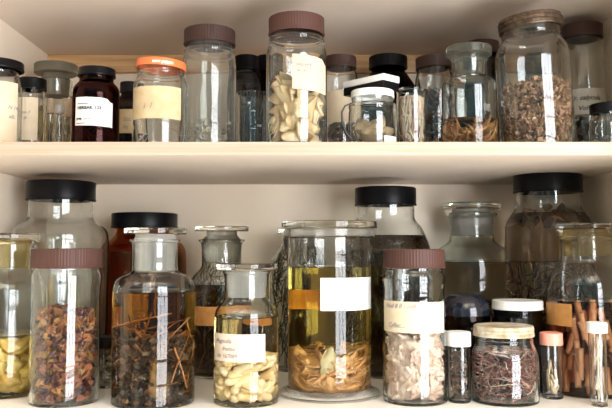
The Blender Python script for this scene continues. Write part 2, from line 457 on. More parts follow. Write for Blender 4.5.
# ---- contents
def flake_data(size, thick=.15, n=6, bend=.4):
    """a small irregular bent flake"""
    v = []; ang0 = random.uniform(0, PI); asp = random.uniform(.45, .9)
    for k in range(n):
        a = ang0 + 2 * PI * k / n; r = size * random.uniform(.7, 1.15)
        x, y = r * math.cos(a), r * math.sin(a) * asp
        z = bend * (x * x - y * y * .5) / size + random.uniform(-.1, .1) * size
        v.append((x, y, z + size * thick * .5)); v.append((x, y, z - size * thick * .5))
    v.append((0, 0, size * thick + bend * size * .05)); v.append((0, 0, -size * thick))
    f = []
    for k in range(n):
        k2 = (k + 1) % n; f += [(2 * k, 2 * k2, 2 * n), (2 * k2 + 1, 2 * k + 1, 2 * n + 1), (2 * k + 1, 2 * k2 + 1, 2 * k2, 2 * k)]
    return v, f
def rot_place(v, p, R=None):
    R = R or Matrix.Rotation(random.uniform(0, 2 * PI), 3, 'Z') @ Matrix.Rotation(random.uniform(-PI, PI), 3, 'X') @ Matrix.Rotation(random.uniform(-PI, PI), 3, 'Y')
    return [tuple(Vector(p) + R @ Vector(q)) for q in v]
def spot(j, z0, z1, size, bias=.5):
    z = random.uniform(z0, z1); r = max(j.rin(z) - size, .001)
    rr = r * (random.random() ** .5 if random.random() > bias else random.uniform(.8, 1))
    a = random.uniform(0, 2 * PI)
    return (rr * math.cos(a), rr * math.sin(a), z)
def pile(j, y, n, size, cols, label, name, m='pieces', kind='flake', bias=.6, cat='specimens', bumpy=.006, thick=.15, z0=None, jit=.2, bend=.4, rad=.0006):
    H = Heap(); zt = j.z(y); zb_ = (j.bt + size * .4) if z0 is None else z0
    for _ in range(n):
        p = spot(j, zb_, zt, size * (1.05 if kind in('flake', 'chip') else .6), bias)
        if p[2] > zt - bumpy and noise.noise((p[0] * 30, p[1] * 30, j.X * 9)) < random.uniform(-.4, .3): continue
        c = jitter(random.choice(cols), jit); s_ = size * random.uniform(.6, 1.15)
        if kind == 'flake': v, f = flake_data(s_, thick, random.choice((5, 6, 7)), random.uniform(-bend, bend) * 1.6)
        elif kind == 'stick':
            L = s_ * random.uniform(.7, 1.3); b = random.uniform(-.25, .25) * L
            v, f = tube_data([(-L, 0, 0), (-L * .3, b * .5, 0), (L * .3, b * .6, b * .3), (L, 0, 0)], [rad * .6, rad, rad * .9, rad * .4], 6)
        v = rot_place(v, p)
        # keep inside the glass
        q = []
        for x, y_, z in v:
            z = max(z, j.bt + .0012); rr = math.hypot(x, y_); lim = j.rin(min(z, j.top)) - .0014
            if rr > lim: x *= lim / rr; y_ *= lim / rr
            q.append((x, y_, z))
        H.add(q, f, c)
    o = H.build(name, M[m]); o.location = j.o.location
    return tag(o, label, cat, None, 'stuff')
def clampv(j, v, mg=.0014):
    q = []
    for x, y_, z in v:
        z = max(z, j.bt + .0012); rr = math.hypot(x, y_); lim = j.rin(min(z, j.top)) - mg
        if rr > lim: x *= lim / rr; y_ *= lim / rr
        q.append((x, y_, z))
    return q
def fibres(j, ytop, ybot, n, length, cols, label, name, rad=.00045, m='wet', curl=.5, up=.7, bias=.7, cat='specimens'):
    H = Heap(); z1, z0 = j.z(ytop), (j.z(ybot) if ybot else j.bt + .002)
    for _ in range(n):
        p = Vector(spot(j, z0, z1, .003, bias)); d = Vector((random.uniform(-1, 1), random.uniform(-1, 1), random.uniform(-.2, 1) * up * 2)).normalized()
        pts = [p.copy()]; L = length * random.uniform(.5, 1.2)
        for k in range(6):
            d = (d + Vector((random.uniform(-1, 1), random.uniform(-1, 1), random.uniform(-1, 1))) * curl * .4).normalized()
            p = p + d * L / 6
            if p.z > z1: p.z = z1
            pts.append(p.copy())
        v, f = tube_data(pts, [rad, rad * 1.1, rad, rad * .9, rad * .8, rad * .6, rad * .3], 5)
        H.add(clampv(j, v, .001), f, jitter(random.choice(cols), .25))
    o = H.build(name, M[m]); o.location = j.o.location
    return tag(o, label, cat, None, 'stuff')
def lump_mesh(name, sx, sy, sz, rough=.35, fold=.0, seed=0, sub=3):
    bm = bmesh.new(); bmesh.ops.create_icosphere(bm, subdivisions=sub, radius=1)
    for v in bm.verts:
        c = v.co.copy(); n = noise.noise(c * 1.3 + Vector((seed * 7.1, 0, 0))) * rough * 1.4 + noise.noise(c * 3.1 + Vector((0, seed * 3.3, 0))) * rough * .7
        c = c * (1 + n)
        c.x *= sx; c.y *= sy; c.z *= sz
        if fold: c.z += fold * (c.x ** 2) / max(sx, 1e-6) + math.sin(c.y / sy * 3 + seed) * sz * .2
        v.co = c
    me = bpy.data.meshes.new(name); bm.to_mesh(me); bm.free(); return me
def cap_tube_mesh(name, L, r, bend=.3, sides=10, taper=.8, hollow=False):
    n = 9; pts, rads = [], []
    for i in range(n):
        t = i / (n - 1); a = (t - .5) * bend
        pts.append(((t - .5) * L, 0, -math.cos(a * PI) * bend * L * .35 + bend * L * .35))
        e = min(1, math.sqrt(max(0, 1 - (abs(t - .5) * 2) ** 6)) + .02) if not hollow else 1
        rads.append(r * e * (taper + (1 - taper) * (1 - t)))
    v, f = tube_data(pts, rads, sides); me = mesh(name, v, f); return me
def rings(j, ytop, meshes, m, n, label, group, name, cat, R=.008, flat=None, z0=None, tries=60, gap=1.3, upright=False, near=True):
    """individual specimens packed in the jar; copies share the few meshes"""
    z1 = j.z(ytop) - R * .5; zb_ = j.bt + R * .55 if z0 is None else z0
    spots = []
    protos = []
    for k in range(n):
        best = None
        for _ in range(tries):
            z = random.uniform(zb_, z1); rl = max(j.rin(z) - R * .8 - .003, .001)
            a = random.uniform(PI, 2 * PI) if (near and random.random() < .7) else random.uniform(0, 2 * PI)
            rr = rl * (random.uniform(.82, 1) if random.random() < .7 else random.random() ** .5)
            p = Vector((rr * math.cos(a), rr * math.sin(a), z))
            d = min([(p - q).length for q in spots], default=9)
            if best is None or d > best[0]: best = (d, p, a)
            if d > R * gap: break
        d, p, a = best
        if d < R * .75: continue
        spots.append(p)
        idx = k % len(meshes)
        if len(protos) <= idx:
            o = bpy.data.objects.new(name, meshes[idx]); meshes[idx].materials.append(m)
            for q in meshes[idx].polygons: q.use_smooth = True
            protos.append(o)
        else:
            o = protos[idx].copy()
        COL.objects.link(o)
        if flat == 'wall':     # lies against the glass
            o.rotation_euler = (PI / 2 + random.uniform(-.3, .3), random.uniform(-PI, PI), a + PI / 2 + random.uniform(-.2, .2))
            o.rotation_mode = 'XYZ'
        elif upright:
            o.rotation_euler = (random.uniform(-.35, .35), PI / 2 + random.uniform(-.5, .5), random.uniform(0, PI))
        else:
            o.rotation_euler = (random.uniform(-.5, .5), random.uniform(-.6, .6), random.uniform(0, 2 * PI))
        # clamp into the jar
        M3 = o.rotation_euler.to_matrix(); mv = meshes[idx].vertices; p0 = p.copy()
        base = [M3 @ q.co for q in mv]; base = base[::max(1, len(base) // 160)]
        for size in (1, .9, .8, .7, .6, .5):
            vs = [q * size for q in base]; p = p0.copy()
            for _ in range(18):
                bad = 0; push = Vector((0, 0, 0))
                for q in vs:
                    w_ = p + q; rr = math.hypot(w_.x, w_.y); lim = j.rin(max(min(w_.z, j.top), j.bt + .001)) - .0014
                    if rr > lim and rr - lim > bad: bad = rr - lim; push = Vector((-w_.x / rr, -w_.y / rr, 0)) * (rr - lim)
                if bad < 1e-4: break
                p = p + push
            if bad < 4e-4: break
        o.scale = (size,) * 3
        lo = min((p + q).z for q in vs)
        if lo < j.bt + .001: p.z += j.bt + .001 - lo
        o.location = Vector(j.o.location) + p
        tag(o, label, cat, group)

# ================================================================== UPPER SHELF
def cap_threads(j, r, y0, y1, n=3):
    pass

# --- jar at the wall with a big cream label
j = Jar('specimen_jar', 'jar with black lid and tall cream label, against the side wall of the upper shelf', -3, 1.08,
        [(20, 73), (20, 77), (23.5, 85), (24, 98)], 'up')
j.lid(24.5, 62.5, 71, 'black')
j.label_patch(-26, 15.5, 80, 141, 'paper', lines=[('N 14', .78, .55, .008), ('alb.', .8, .4, .008)])
# --- narrow jar beside it
j = Jar('specimen_jar', 'narrow black-lidded jar with upright cream paper strip inside, second from the side wall', 31.5, 1.16,
        [(12, 89), (12, 93), (13.5, 99), (13.5, 110)], 'up')
j.lid(14, 79.5, 90.5, 'black')
z0 = j.bt + .001
j.label_patch(21.5, 37.5, 97, 140, 'paper', lines=[('no 3', .12, .62, .0065), ('sp.', .2, .5, .006)])
p = box('paper_slip', (-.010, -.0035, z0), (.010, -.003, j.z(99)), M['paper']); p.location = j.o.location
tag(p, 'cream paper slip with pencilled writing standing inside narrow black-lidded jar', 'paper')
me = p
for txt, zz in (('no 31', .050), ('sp.', .042)):
    pass
pile(j, 130, 90, .004, [(.45, .38, .28), (.25, .2, .15)], 'greyish dried fragments at the bottom of narrow jar with paper slip', 'dried_fragments')
# --- stoppered jar behind the vials
j = Jar('stoppered_jar', 'grey dusty stoppered jar of olive fluid behind three small vials', 55, 1.30,
        [(16.5, 81), (16, 93), (16, 97), (25, 108), (26, 118)], 'up')
j.stopper((21, 65, 74.5), 16.5, plug_to=97, m='frost_grey', pm='frost_grey')
j.fill(111, fluid('olive_fluid', (.72, .62, .15), 26), 'olive preserving fluid in dusty stoppered jar behind the vials')
# --- three vials
def vial(name, label, cx, Y, r, ycap0, ycap1, capm, where, base_y=None, group=None, capname='cap', capr=None, cat='vial', flat=True):
    j = Jar(name, label, cx, Y, [(r * .97, ycap1), (r, ycap1 + 4), (r, ycap1 + 12)], where, base_y=base_y, th=.0009, round_=1, cat=cat, group=group)
    j.lid((capr or r * 1.06), ycap0, ycap1 + 1.5, capm, name=capname, bead=False)
    return j
for cx, Y, r, y0, y1, cm, cap, lab in ((50.5, 1.20, 3.6, 99, 112, 'cork', 'stopper', 'thin glass vial with cork, nearest the narrow black-lidded jar'),
                             (59.5, 1.12, 4.7, 106, 112, 'frost', 'stopper', 'shortest glass vial with brown stems, between two taller vials'),
                             (67.8, 1.16, 4.7, 99, 116, 'cork', 'stopper', 'glass vial with tall cream stopper, beside brown bottle')):
    j = vial('glass_vial', lab, cx, Y, r, y0, y1, cm, 'up', group='small vials on the upper shelf', capname=cap)
    fibres(j, y1 + 10, None, 16, .03, [(.30, .2, .12), (.42, .30, .18), (.15, .1, .07)], 'brown stems inside the ' + lab.replace('glass vial', 'vial')[:60], 'dried_stems', .0007, curl=.15, up=3, m='pieces')
# --- brown bottle
j = Jar('brown_bottle', 'brown glass bottle with black lid, torn white label and red strips', 96, 1.07,
        [(16.5, 77), (16.5, 81), (17, 83), (22, 88), (23, 95), (23, 110)], 'up', 'brown')
j.lid(18.5, 69.5, 77.5, 'black')
j.label_patch(77, 111.5, 97, 125.5, 'paper_white', lines=[('HERBAR. 123', .08, .56, .0062), ('................', .08, .75, .005), ('prep. ............', .05, .2, .0048), ('..............', .05, .06, .0048)],
              ink='ink_dark', lw=.0003, shear=0, skew=-.002, torn=True, wob=.0008)
pile(j, 123, 90, .009, [(.85, .16, .06), (.6, .1, .05), (.9, .25, .1)], 'red-brown curled strips inside brown glass bottle with torn white label', 'red_strips', kind='stick', rad=.0013, m='wet', bias=.8)
# --- small dark bottle
j = Jar('dark_bottle', 'small dark bottle with black lid and cream label, behind orange-lidded jar', 129.5, 1.24,
        [(8, 92), (8.5, 96), (13, 101), (14, 107), (14, 118)], 'up', 'dark')
j.lid(9.7, 83, 93, 'black')
j.label_patch(117, 142, 109, 133, 'paper_tan', lines=[('Ext. 4', .3, .5, .009), ('liq.', .3, .2, .008)])
j.fill(106, fluid('dark_fluid_a', (.2, .1, .06), 120), 'dark brown fluid in small bottle behind orange-lidded jar')
# --- orange-lidded jar
j = Jar('preserve_jar', 'nearly empty glass jar with orange metal lid and blank tan label', 160.5, 1.07,
        [(23, 68), (23, 71.5), (23.8, 72.5), (23, 73.5), (23.8, 75), (23, 76.5), (24, 79), (26.5, 84), (27, 92)], 'up', 'clear', round_=1)
o = j.lid(25, 62.5, 70, 'orange', tilt=3)
va = math.atan2(j.X, j.Y)
wrap_text('MOY JARDIN', 25 * j.k + .0006, -va - .34, j.z(68.5), .0052, M['ink_white'], o, 0, .0001)
j.label_patch(134.5, 180, 85.5, 118, 'paper_tan', lines=[('i', .3, .3, .012), ('l', .42, .3, .012)], skew=-.001)
fibres(j, 120, None, 14, .04, [(.7, .66, .6), (.6, .4, .3)], 'a few pale threads lying in the orange-lidded jar', 'pale_threads', .0005, m='pieces')
# --- tall brown-lidded jar
j = Jar('tall_jar', 'tall cloudy glass jar with brown lid and whitish residue, beside orange-lidded jar', 209, 1.12,
        [(23, 45), (23, 49), (25, 51), (25.5, 53), (24.5, 55), (26.3, 59), (26.8, 66), (26.8, 90)], 'up', 'cloudy')
j.lid(25.8, 31, 46, 'brownlid', ribs=56)
pile(j, 122, 110, .006, [(.52, .47, .38), (.42, .36, .27), (.6, .56, .48)], 'whitish shredded residue inside tall cloudy jar with brown lid', 'pale_shreds', thick=.08)
# --- dark jars behind
j = Jar('dark_jar', 'dark jar with black lid, directly behind the graduated beaker', 246.5, 1.30,
        [(11, 72), (11, 75), (14, 80), (14.5, 88)], 'up', 'smoke')
j.lid(12.3, 57, 71, 'black'); j.fill(82, fluid('dark_fluid_b', (.12, .12, .14), 60), 'blackish fluid in dark jar behind the graduated beaker')
j = Jar('dark_jar', 'dark jar with black lid, mostly hidden behind tall jar of cream slices', 268, 1.34,
        [(11, 72), (11, 77), (13, 82), (13.5, 90)], 'up', 'dark')
j.lid(12, 57, 72, 'black'); j.fill(84, fluid('dark_fluid_c', (.10, .09, .10), 80), 'blackish fluid in dark jar behind tall jar of cream slices')
# --- beaker
j = Jar('beaker', 'open glass beaker with white graduation marks', 252.6, 1.14,
        [(16.9, 94), (16.2, 96.5), (16, 100), (16, 120)], 'up', 'clear', th=.0013, cat='beaker', round_=1)
va = math.atan2(j.X, j.Y)
gm = thing('x', '', '', (0, 0, 0)); bpy.data.objects.remove(gm)
mk = wrap_text('100', 16 * j.k + .0003, -va + .25, j.z(129), .0052, M['ink_white'], j.o, 0, 0, 'graduation_mark')
for yy in (115, 132): wrap_text('—', 16 * j.k + .0003, -va - .1, j.z(yy), .007, M['ink_white'], j.o, 0, 0, 'graduation_mark')
# --- tall jar with cream slices
j = Jar('tall_jar', 'tall jar with ribbed brown lid, cream label and folded cream slices', 296.5, 1.06,
        [(25.5, 35), (25.5, 38), (28, 39.5), (28.3, 41.5), (26.5, 43.5), (29, 48), (30.3, 54), (30.5, 60), (30.5, 90)], 'up', 'clear')
TALL = j
j.lid(28.2, 19, 36, 'pinkbrown', ribs=64)
j.label_patch(292.5, 325, 55, 90, 'paper', lines=[('WELWIT', .08, .66, .0058), ('Nr 14...', .1, .5, .005), ('- - - -', .1, .1, .005)], skew=-.004, torn=True, wob=.0006, shear=.1)
ml = [lump_mesh('folded_slice', .025, .010, .0046, .16, .45, s_) for s_ in range(6)]
rings(j, 84, ml, piece_mat('cream_slices', (.78, .60, .36), (.54, .35, .15), .4, 45, .5), 52, 'folded cream slice of dried specimen in tall jar with ribbed brown lid', 'cream slices in the tall jar', 'dried_slice', 'specimen', R=.0135, flat='wall', gap=1.15)
# --- brown-lidded jar with blank label
j = Jar('specimen_jar', 'brown-lidded jar with plain cream label and dark contents, beside tall jar of cream slices', 340.5, 1.24,
        [(15, 68), (15, 71), (16.5, 74), (17.5, 80), (17.5, 95)], 'up', 'clear')
j.lid(16, 57.5, 69, 'brownlid', ribs=40)
j.label_patch(324, 358, 90, 122, 'paper', lines=[])
pile(j, 122, 220, .007, [(.2, .12, .08), (.12, .08, .06), (.3, .2, .13)], 'dark brown dried pieces in jar with plain cream label', 'dark_pieces')
# --- big black bottle
j = Jar('dark_bottle', 'large dark brown bottle with black lid, behind jar carrying a slide box', 388.5, 1.355,
        [(15.5, 66), (15.5, 71), (19, 75), (29, 90), (30, 99)], 'up', 'dark')
j.lid(19.3, 57.5, 69, 'black', ribs=60); j.fill(88, fluid('dark_fluid_d', (.2, .1, .06), 60), 'dark brown fluid in large black-lidded bottle behind the slide box')
# --- white-lidded jar with strap, slide box on top
j = Jar('clip_jar', 'small jar with white lid and dark bail strap under the slide box', 372.5, 1.06,
        [(21.3, 97), (21, 101), (20.5, 103), (24, 106), (24.2, 108), (23.4, 110), (24.2, 114), (24.2, 125)], 'up', 'clear', round_=1)
j.lid(21.6, 91.5, 98.5, 'white')
CJ = j
st_pts = []
k = j.k
for (x, y) in ((352, 103), (345, 106), (342, 112), (342.5, 124), (346, 133), (352, 140)):
    X, _, Z = ray(x, y, 1.045); st_pts.append((X - j.X, 1.045 - j.Y, Z - j.zb))
v, f = tube_data(st_pts, [.0011, .0013, .0014, .0016, .0024, .0028], 8); link('strap', mesh('strap', v, f), M['wire'], j.o)
j.label_patch(383.5, 395.5, 135, 147, 'paper_white')
rings(j, 133, [lump_mesh('curled_specimen', .020, .017, .013, .4, .3, 40), lump_mesh('curled_specimen', .012, .014, .009, .5, .3, 41)], piece_mat('curled_brown', (.52, .38, .22), (.30, .2, .11), .4, 90, .8), 5,
      'curled brown specimen in clip jar under the slide box', 'specimens in the clip jar', 'curled_specimen', 'specimen', R=.014)
bz = j.zb + j.z(91.5) + .0004
cor = Vector((.1088, 1.037, 0)); ux = Vector((-.054, .057, 0)).normalized(); uy = Vector((.057, .054, 0)).normalized()
sb = thing('slide_box', 'small black and white slide box lying on white-lidded jar', 'box', (cor.x, cor.y, bz))
sb.rotation_euler = (0, 0, math.atan2(ux.y, ux.x))
# local x runs along the long side, local y points away to the back (negative for right-handed frame)
box('box_base', (0, -.034, 0), (.078, 0, .0115), M['black'], sb, bev=.0008)
lb = box('box_lid', (-.0006, -.0346, .0117), (.0786, .0006, .021), M['white'], sb, bev=.0010)
for q in (.012, .032, .052, .068): box('hinge', (q, -.020, .021), (q + .006, -.016, .0235), M['white'], lb)
# --- small jar of pale stems
j = Jar('stem_jar', 'small lidless-looking clear jar packed with pale upright stems, beside the slide box jar', 411.5, 1.10,
        [(14.7, 92), (14.7, 96), (14.9, 100), (14.9, 110)], 'up', 'clear', round_=1)
j.o['label'] = 'small clear jar packed with pale upright stems, beside the clip jar'
R_ = 15.3 * j.k; zt = j.top
lathe('lid', [(0, zt + .0008), (R_, zt + .0008), (R_, zt + .0035), (0, zt + .0035)], M['plate'], j.o)
fibres(j, 98, None, 260, .06, [(.75, .60, .42), (.6, .45, .3), (.4, .22, .16), (.82, .72, .55)], 'pale dried stems packed upright in small clear jar', 'pale_stems', .0008, m='pieces', curl=.25, up=4, bias=.8)
# --- brown-lidded jar, dark contents
j = Jar('specimen_jar', 'brown-lidded jar of dark reddish pieces, between stem jar and stoppered jar', 434.5, 1.22,
        [(16.5, 67), (16.5, 72), (17.5, 75), (19, 81), (19, 98)], 'up', 'clear')
j.lid(18.3, 58, 69.5, 'brownlid', tilt=-2, ribs=44)
pile(j, 88, 420, .0075, [(.14, .08, .07), (.09, .06, .06), (.22, .12, .09), (.1, .14, .16)], 'dark reddish dried pieces in jar between stem jar and stoppered jar', 'dark_pieces')
# --- stoppered jar
j = Jar('stoppered_jar', 'clear stoppered jar with amber strips in a little fluid, upper shelf', 469.5, 1.075,
        [(19, 60), (17.4, 62), (17.2, 70), (17.2, 76), (18.5, 79), (25.5, 81.5), (27.2, 87), (27.2, 100)], 'up', 'clear_wavy')
j.stopper((22.8, 47.5, 56.5), 17, plug_to=76, m='frost_dim', pm='frost_dim', waist=.92)
j.fill(121, fluid('brown_fluid_e', (.72, .42, .10), 24), 'thin brown fluid in clear stoppered jar on the upper shelf')
mt = [cap_tube_mesh('amber_strip', .055, .0026, .8, taper=.6), cap_tube_mesh('amber_strip', .046, .0022, 1.0, taper=.5), cap_tube_mesh('amber_strip', .05, .0024, .7, taper=.5)]
rings(j, 127, mt, piece_mat('amber_strips', (.55, .33, .12), (.25, .12, .05), .3, 60, .4), 30, 'long amber strip curled in clear stoppered jar on the upper shelf', 'amber strips in the stoppered jar', 'amber_strip', 'specimen', R=.008, gap=.8)
# --- dark jar behind
j = Jar('dark_jar', 'dark jar with brown lid half hidden between stoppered jar and big tin-lidded jar', 483, 1.30,
        [(15, 56), (15, 60), (17, 64), (17.3, 74)], 'up', 'smoke')
j.lid(17, 43, 55, 'brownlid')
j.label_patch(487, 499, 104, 111, 'paper_white', label='small bright paper strip')
pile(j, 110, 200, .007, [(.1, .08, .07), (.16, .12, .09)], 'blackish pieces in dark jar behind the big tin-lidded jar', 'dark_pieces')
# --- the big tin-lidded jar
j = Jar('big_jar', 'big clear jar with worn gold tin lid, half full of brown flakes', 537, 1.075,
        [(29, 29), (29, 36), (28.5, 39), (31, 43), (35, 49), (36.5, 58), (36.5, 90)], 'up', 'clear')
o = j.lid(31, 18.5, 31, 'tin', tilt=-3)
for yy in (22.5, 26.5):
    zz = (j.z(yy) - (j.z(18.5) + j.z(31)) / 2); lathe('lid_bead', [(31.0 * j.k, j.z(yy) - .0011), (31.9 * j.k, j.z(yy)), (31.0 * j.k, j.z(yy) + .0011)], M['tin'], o, 80)
pile(j, 84, 2800, .0052, [(.34, .19, .10), (.26, .14, .08), (.42, .26, .15), (.17, .10, .065), (.36, .21, .13)], 'brown and pinkish dried flakes half filling big tin-lidded jar', 'dried_flakes', bias=.75, thick=.2)
j.o.rotation_euler = (0, math.radians(-2.2), 0)
# --- jar behind at the wall
j = Jar('specimen_jar', 'brown-lidded jar with grey handwritten label, beside right wall of the upper shelf', 584, 1.20,
        [(18, 39), (18, 43), (20, 48), (20.5, 54), (20.5, 80)], 'up', 'clear_wavy')
j.o['label'] = 'brown-lidded jar with grey handwritten label, behind the small teal-black-lidded jar'
j.lid(20, 26, 39.5, 'brownlid')
j.label_patch(560, 604, 88, 114, 'paper_grey', lines=[('Tr. calycula', .28, .56, .0105), ('Volvar.', .42, .16, .0105)], ink='ink_dark', shear=.3, wob=.0005, lw=.0002)
pile(j, 118, 200, .008, [(.16, .12, .10), (.1, .09, .08)], 'dark dried pieces below the label of brown-lidded jar near the corner', 'dark_pieces')
# --- little jar in front of it
j = Jar('small_jar', 'small clear jar with black lid, in front of the grey handwritten label', 606, 1.06,
        [(14.5, 113), (14.5, 117), (16, 121), (16.5, 127)], 'up', 'clear')
j.lid(15.8, 104, 113.5, 'black', tilt=-3)
pile(j, 138, 60, .005, [(.3, .3, .27), (.15, .15, .14)], 'grey scraps at the bottom of small black-lidded corner jar', 'grey_scraps')

# ================================================================== LOWER BOARD
# --- stoppered jar with yellow specimens at the wall
j = Jar('stoppered_jar', 'stoppered jar with amber neck and yellow lumps, beside jar of russet flakes', 8, 1, [(21.5, 242), (22.5, 246), (22.5, 266), (24, 272), (33, 284), (34.5, 296)], 'low', 'clear_wavy', base_y=398)
j.stopper((28, 233.5, 239.5), 22, plug_to=268, pm='frost_tan', waist=.92)
j.fill(333, fluid('yellow_fluid', (.93, .80, .25), 13), 'pale yellow fluid around yellow lumps in amber-necked stoppered jar')
rings(j, 338, [lump_mesh('yellow_lump', .017, .012, .010, .35, .3, s_) for s_ in range(50, 54)], piece_mat('yellow_lumps', (.82, .66, .26), (.68, .46, .12), .4, 50, .4), 26,
      'yellow specimen lump in amber-necked stoppered jar', 'yellow lumps in the stoppered jar', 'yellow_lump', 'specimen', R=.0135, gap=1.2)
# --- big clear jar behind
j = Jar('big_jar', 'big empty round-shouldered jar with black lid under the shelf', 58, 1.268, [(31.5, 200), (31.5, 216), (33, 220), (46, 229), (48, 240), (48, 262)], 'low', 'clear')
j.lid(34, 182, 201, 'black')
# --- jar of russet flakes
j = Jar('flake_jar', 'jar of russet dried flakes with ribbed pinkish-brown lid', 65.5, 1, [(32, 267), (32, 270), (34, 274), (34.5, 281), (33, 288), (33, 300), (34, 360)], 'low', 'clear', base_y=406.5)
j.lid(34.7, 248.5, 268, 'pinkbrown', ribs=72)
pile(j, 309, 1000, .0095, [(.30, .10, .04), (.38, .15, .055), (.17, .055, .03), (.38, .19, .085), (.08, .035, .035), (.32, .17, .04), (.11, .045, .055), (.26, .085, .045)], 'russet and brown dried flakes in jar with ribbed pinkish-brown lid', 'russet_flakes', bias=.75, thick=.12, bend=.8)
# --- small jar peeking out
j = Jar('small_jar', 'small black-lidded jar peeking out between flake jar and big stoppered bottle', 105, 1.18, [(13, 346), (13, 349), (14, 352), (14, 365)], 'low', 'clear')
j.lid(13.6, 336, 347, 'black')
pile(j, 357, 160, .006, [(.35, .26, .16), (.2, .15, .1), (.45, .38, .25)], 'brownish dried scraps in small jar between flake jar and stoppered bottle', 'dried_scraps')
# --- amber jar behind
j = Jar('amber_jar', 'large amber glass jar with flat black lid, behind stoppered bottle', 143, 1.368, [(28.5, 226), (28.5, 234), (31, 238), (41, 247), (42, 262), (42, 290)], 'low', 'amber')
j.lid(33, 213.5, 228, 'black')
j.fill(252, fluid('red_brown_fluid', (.62, .25, .10), 26), 'red-brown fluid filling large amber jar with flat black lid')
# --- big stoppered bottle with stems
j = Jar('stoppered_bottle', 'big stoppered bottle with brown stems and leaves in yellow fluid', 154, 1, [(25.5, 240), (25.5, 241.5), (22.3, 243.5), (22.3, 268), (23, 272), (38, 278), (41, 289), (41, 305)], 'low', 'clear', base_y=408.6)
j.stopper((31.3, 228, 234.5), 22, plug_to=270, waist=.9, pm='frost')
j.fill(291, fluid('yellow_brown_fluid', (.86, .68, .12), 32), 'yellow-brown fluid with dark stems in big stoppered bottle')
LB = j
def stems(j, n, y0, y1, L, r, cols, label, name, m='wet'):
    H = Heap()
    for _ in range(n):
        for t_ in range(30):
            p = Vector(spot(j, j.z(y1) if y1 else j.bt + .01, j.z(y0), .004, .3)); d = Vector((random.uniform(-1, 1), random.uniform(-.6, .6), random.uniform(-1.2, 1.2))).normalized()
            a, b = p - d * L / 2, p + d * L / 2
            if all(j.bt + .003 < q.z < j.z(y0) and math.hypot(q.x, q.y) < j.rin(q.z) - .003 for q in (a, b)): break
        else: continue
        b2 = (a + b) / 2 + Vector((random.uniform(-1, 1), random.uniform(-1, 1), random.uniform(-1, 1))) * L * .04
        v, f = tube_data([a, b2, b], [r, r * .9, r * .6], 7); H.add(v, f, jitter(random.choice(cols), .25))
    o = H.build(name, M[m]); o.location = j.o.location; return tag(o, label, 'specimens', None, 'stuff')
stems(j, 64, 312, None, .066, .0012, [(.30, .13, .05), (.18, .08, .035), (.42, .21, .09)], 'straight brown stems lying crosswise in big stoppered bottle', 'brown_stems')
pile(j, 336, 760, .0078, [(.05, .026, .018), (.09, .042, .022), (.14, .065, .03), (.03, .02, .018)], 'dark brown leaf fragments in big stoppered bottle', 'leaf_fragments', m='wet', thick=.06, bias=.55, bend=.8)
# fern-like frond
def frond(j, base, tip, n, wid, col, label, bend=.006):
    H = Heap(); base, tip = Vector(base), Vector(tip); ax = (tip - base)
    side = Vector((1, 0, 0)).cross(ax).normalized().cross(ax).normalized()
    pts = [base + ax * t + side * bend * math.sin(t * PI) for t in [i / 10 for i in range(11)]]
    v, f = tube_data(pts, .0006, 5); H.add(clampv(j, v), f, col)
    for i in range(n):
        t = .05 + .93 * i / n; c = base + ax * t + side * bend * math.sin(t * PI)
        for sg in (-1, 1):
            L = wid * (1 - t * .75); e_ = c + side * sg * L + ax.normalized() * L * .6 + Vector((0, -.002, 0))
            m_ = (c + e_) / 2; nrm = ax.normalized() * L * .16
            vv = [c, m_ + nrm, e_, m_ - nrm, m_ + Vector((0, -.0008, 0)), m_ + Vector((0, .0008, 0))]
            H.add(clampv(j, [tuple(q) for q in vv]), [(0, 1, 4), (1, 2, 4), (2, 3, 4), (3, 0, 4), (1, 0, 5), (2, 1, 5), (3, 2, 5), (0, 3, 5)], jitter(col, .2))
    o = H.build('fern_frond', M['wet']); o.location = j.o.location; return tag(o, label, 'specimen')
frond(j, (.017, -.043, .008), (.026, -.038, .098), 26, .017, (.20, .11, .04), 'brown fern frond standing against the glass of big stoppered bottle')
# --- stoppered bottle with ferns behind
j = Jar('stoppered_bottle', 'stoppered bottle with bristly plants and orange-brown band, behind small white-specimen bottle', 221, 1.29, [(23.3, 240), (23, 241.5), (20.2, 243), (19.7, 262), (20, 268), (29, 276), (31, 286), (31, 300)], 'low', 'clear')
j.stopper((27.3, 226.5, 231.5), 19, plug_to=262, pm='frost_dim', waist=.82, m='plate')
j.label_patch(189, 254, 307, 326, 'paper_orange', label='orange-brown paper band')
fibres(j, 262, None, 420, .05, [(.05, .04, .02), (.08, .06, .03), (.30, .22, .12), (.02, .018, .012)], 'dark bristly plant fibres in bottle with orange-brown band', 'plant_fibres', .0006, m='wet', curl=.35, up=1.4)
j.fill(284, fluid('dark_olive_fluid', (.55, .36, .12), 65), 'dark olive fluid in bottle with orange-brown band')
